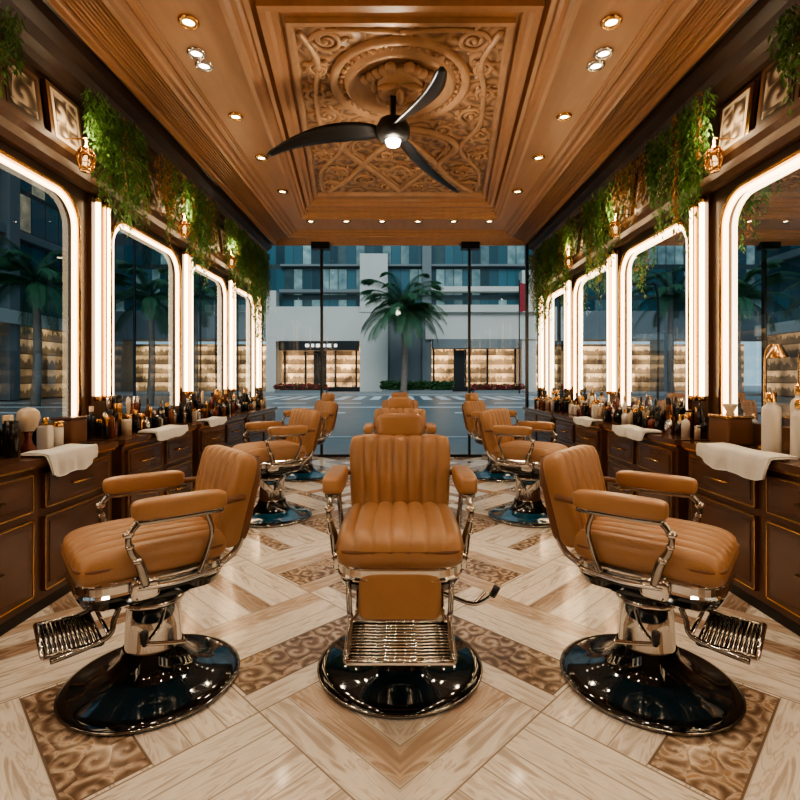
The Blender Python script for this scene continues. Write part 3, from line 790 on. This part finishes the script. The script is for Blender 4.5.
def palm(x,y,h,fl,nf=26,z=-.06):
    b=MB()
    b.tube([(0,0,0),(.1,0,h*.35),(.05,.05,h*.7),(0,0,h)],lambda t:fl*.055*(1.25-.45*t),trunkm,smoothpath=8,n=12)
    els=[-.45+1.75*i/(nf-1) for i in range(nf)]; random.shuffle(els)
    for i in range(nf):
        a=2*math.pi*i/nf+U(-.15,.15); el=els[i]; N=26
        dirh=Vector((math.cos(a),math.sin(a),0)); side_=Vector((-math.sin(a),math.cos(a),0))
        pts=[]; p=Vector((0,0,h)); ang=el
        Lf=fl*U(.9,1.15)
        for j in range(N+1):
            pts.append(p.copy()); p=p+(dirh*math.cos(ang)+Vector((0,0,1))*math.sin(ang))*(Lf/N); ang-=(1.25+.35*el)/N*(.4+1.2*j/N)
        b.tube(pts,lambda t:fl*.010*(1.1-t),palmleaf,n=5)
        for j in range(2,N):
            for sd in (-1,1):
                for q in (0,.5):
                    t=(j+q)/N; o=pts[j].lerp(pts[j+1],q); f=(pts[j+1]-pts[j]).normalized()
                    ll=fl*.25*math.sin(math.pi*min(.95,t*.85+.1))**.7*U(.85,1.1)
                    d=(side_*sd*.75+f*.75+Vector((0,0,-.30))).normalized()
                    wv=f*fl*.006
                    b.add([o-wv,o+wv,o+d*ll*.6+wv*.8+Vector((0,0,-.02)),o+d*ll+Vector((0,0,-ll*.3)),o+d*ll*.6-wv*.8],[(0,1,2,3,4)],palmleaf)
    b.obj('palm_tree',loc=(x,y,z))
palm(.3,42.5,7.3,4.4,40,.08)
palm(-17.5,24,6.0,3.2); palm(-12.5,25,5.4,2.7); palm(17.3,26,6.0,3); palm(-14,34,7,3.2); palm(12,30,5.5,2.5); palm(15.5,21,6.3,2.8)
def bush(x0,x1,y,h,n,mt,name,z=.08):
    b=MB()
    for _ in range(n):
        c=(U(x0,x1),y+U(-.5,.5),z+U(.25,h)); r=U(.10,.2)
        for k in range(6):
            d=Vector((U(-1,1),U(-1,1),U(0,1))).normalized(); p=d.orthogonal().normalized(); o=Vector(c)
            b.add([o,o+d*r+p*r*.5,o+d*r*2,o+d*r-p*r*.5],[(0,1,2,3)],mt if R()<.55 else hedgem)
    b.box((x0,y-.6,z),(x1,y+.6,z+.22),concd)
    b.obj(name)
bush(-1.6,4.6,44.4,.85,520,hedgem,'hedge'); bush(-11,-6.5,44.4,.6,300,flowerm,'flower_bed'); bush(6.5,11,44.4,.6,300,flowerm,'flower_bed')
def lamp(x,y,h,s):
    b=MB(); b.tube([(0,0,0),(0,0,h*.9),(s*.1*h,0,h),(s*.25*h,0,h)],.07,black,smoothpath=6)
    b.sq((s*.28*h,0,h-.03),(.8,.3,.14),black,.5); b.sq((s*.28*h,0,h-.1),(.5,.2,.08),lampm,.5); b.obj('street_lamp',loc=(x,y,-.06))
lamp(11.5,21,6.5,-1); lamp(-11,30,7,1)
b=MB(); b.tube([(0,0,0),(0,0,9.4)],.05,black); b.add([(0,0,9.2),(.7,.1,9.1),(.6,.15,6.9),(0,0,6.7)],[(0,1,2,3)],flowerm); b.obj('street_banner',loc=(9.9,41.5,.08))

# ------------------------------------------------------------ world / sun / camera
w=bpy.data.worlds.new('dusk'); scene.world=w; w.use_nodes=True; nt=w.node_tree
bg=nt.nodes['Background']; tc=nt.nodes.new('ShaderNodeTexCoord'); sp=nt.nodes.new('ShaderNodeSeparateXYZ'); nt.links.new(tc.outputs['Generated'],sp.inputs[0])
rp=nt.nodes.new('ShaderNodeValToRGB'); nt.links.new(sp.outputs[2],rp.inputs[0])
rp.color_ramp.elements[0].color=(.28,.40,.45,1); rp.color_ramp.elements[1].color=(.13,.22,.29,1)
nt.links.new(rp.outputs[0],bg.inputs[0]); bg.inputs[1].default_value=1.8
sl=bpy.data.lights.new('dusk_afterglow','SUN'); sl.energy=1.5; sl.angle=math.radians(30); sl.color=(1,.97,.93)
so=bpy.data.objects.new('dusk_afterglow',sl); so.rotation_euler=(math.radians(55),0,0); so.location=(0,-10,20); scene.collection.objects.link(so)
cd=bpy.data.cameras.new('camera'); cd.sensor_width=36; cd.lens=22.5; cd.shift_y=-.025; cd.clip_end=400; cd.clip_start=.05
co=bpy.data.objects.new('camera',cd); co.location=(0,0,1.2); co.rotation_euler=(math.pi/2,0,0); scene.collection.objects.link(co)
scene.camera=co
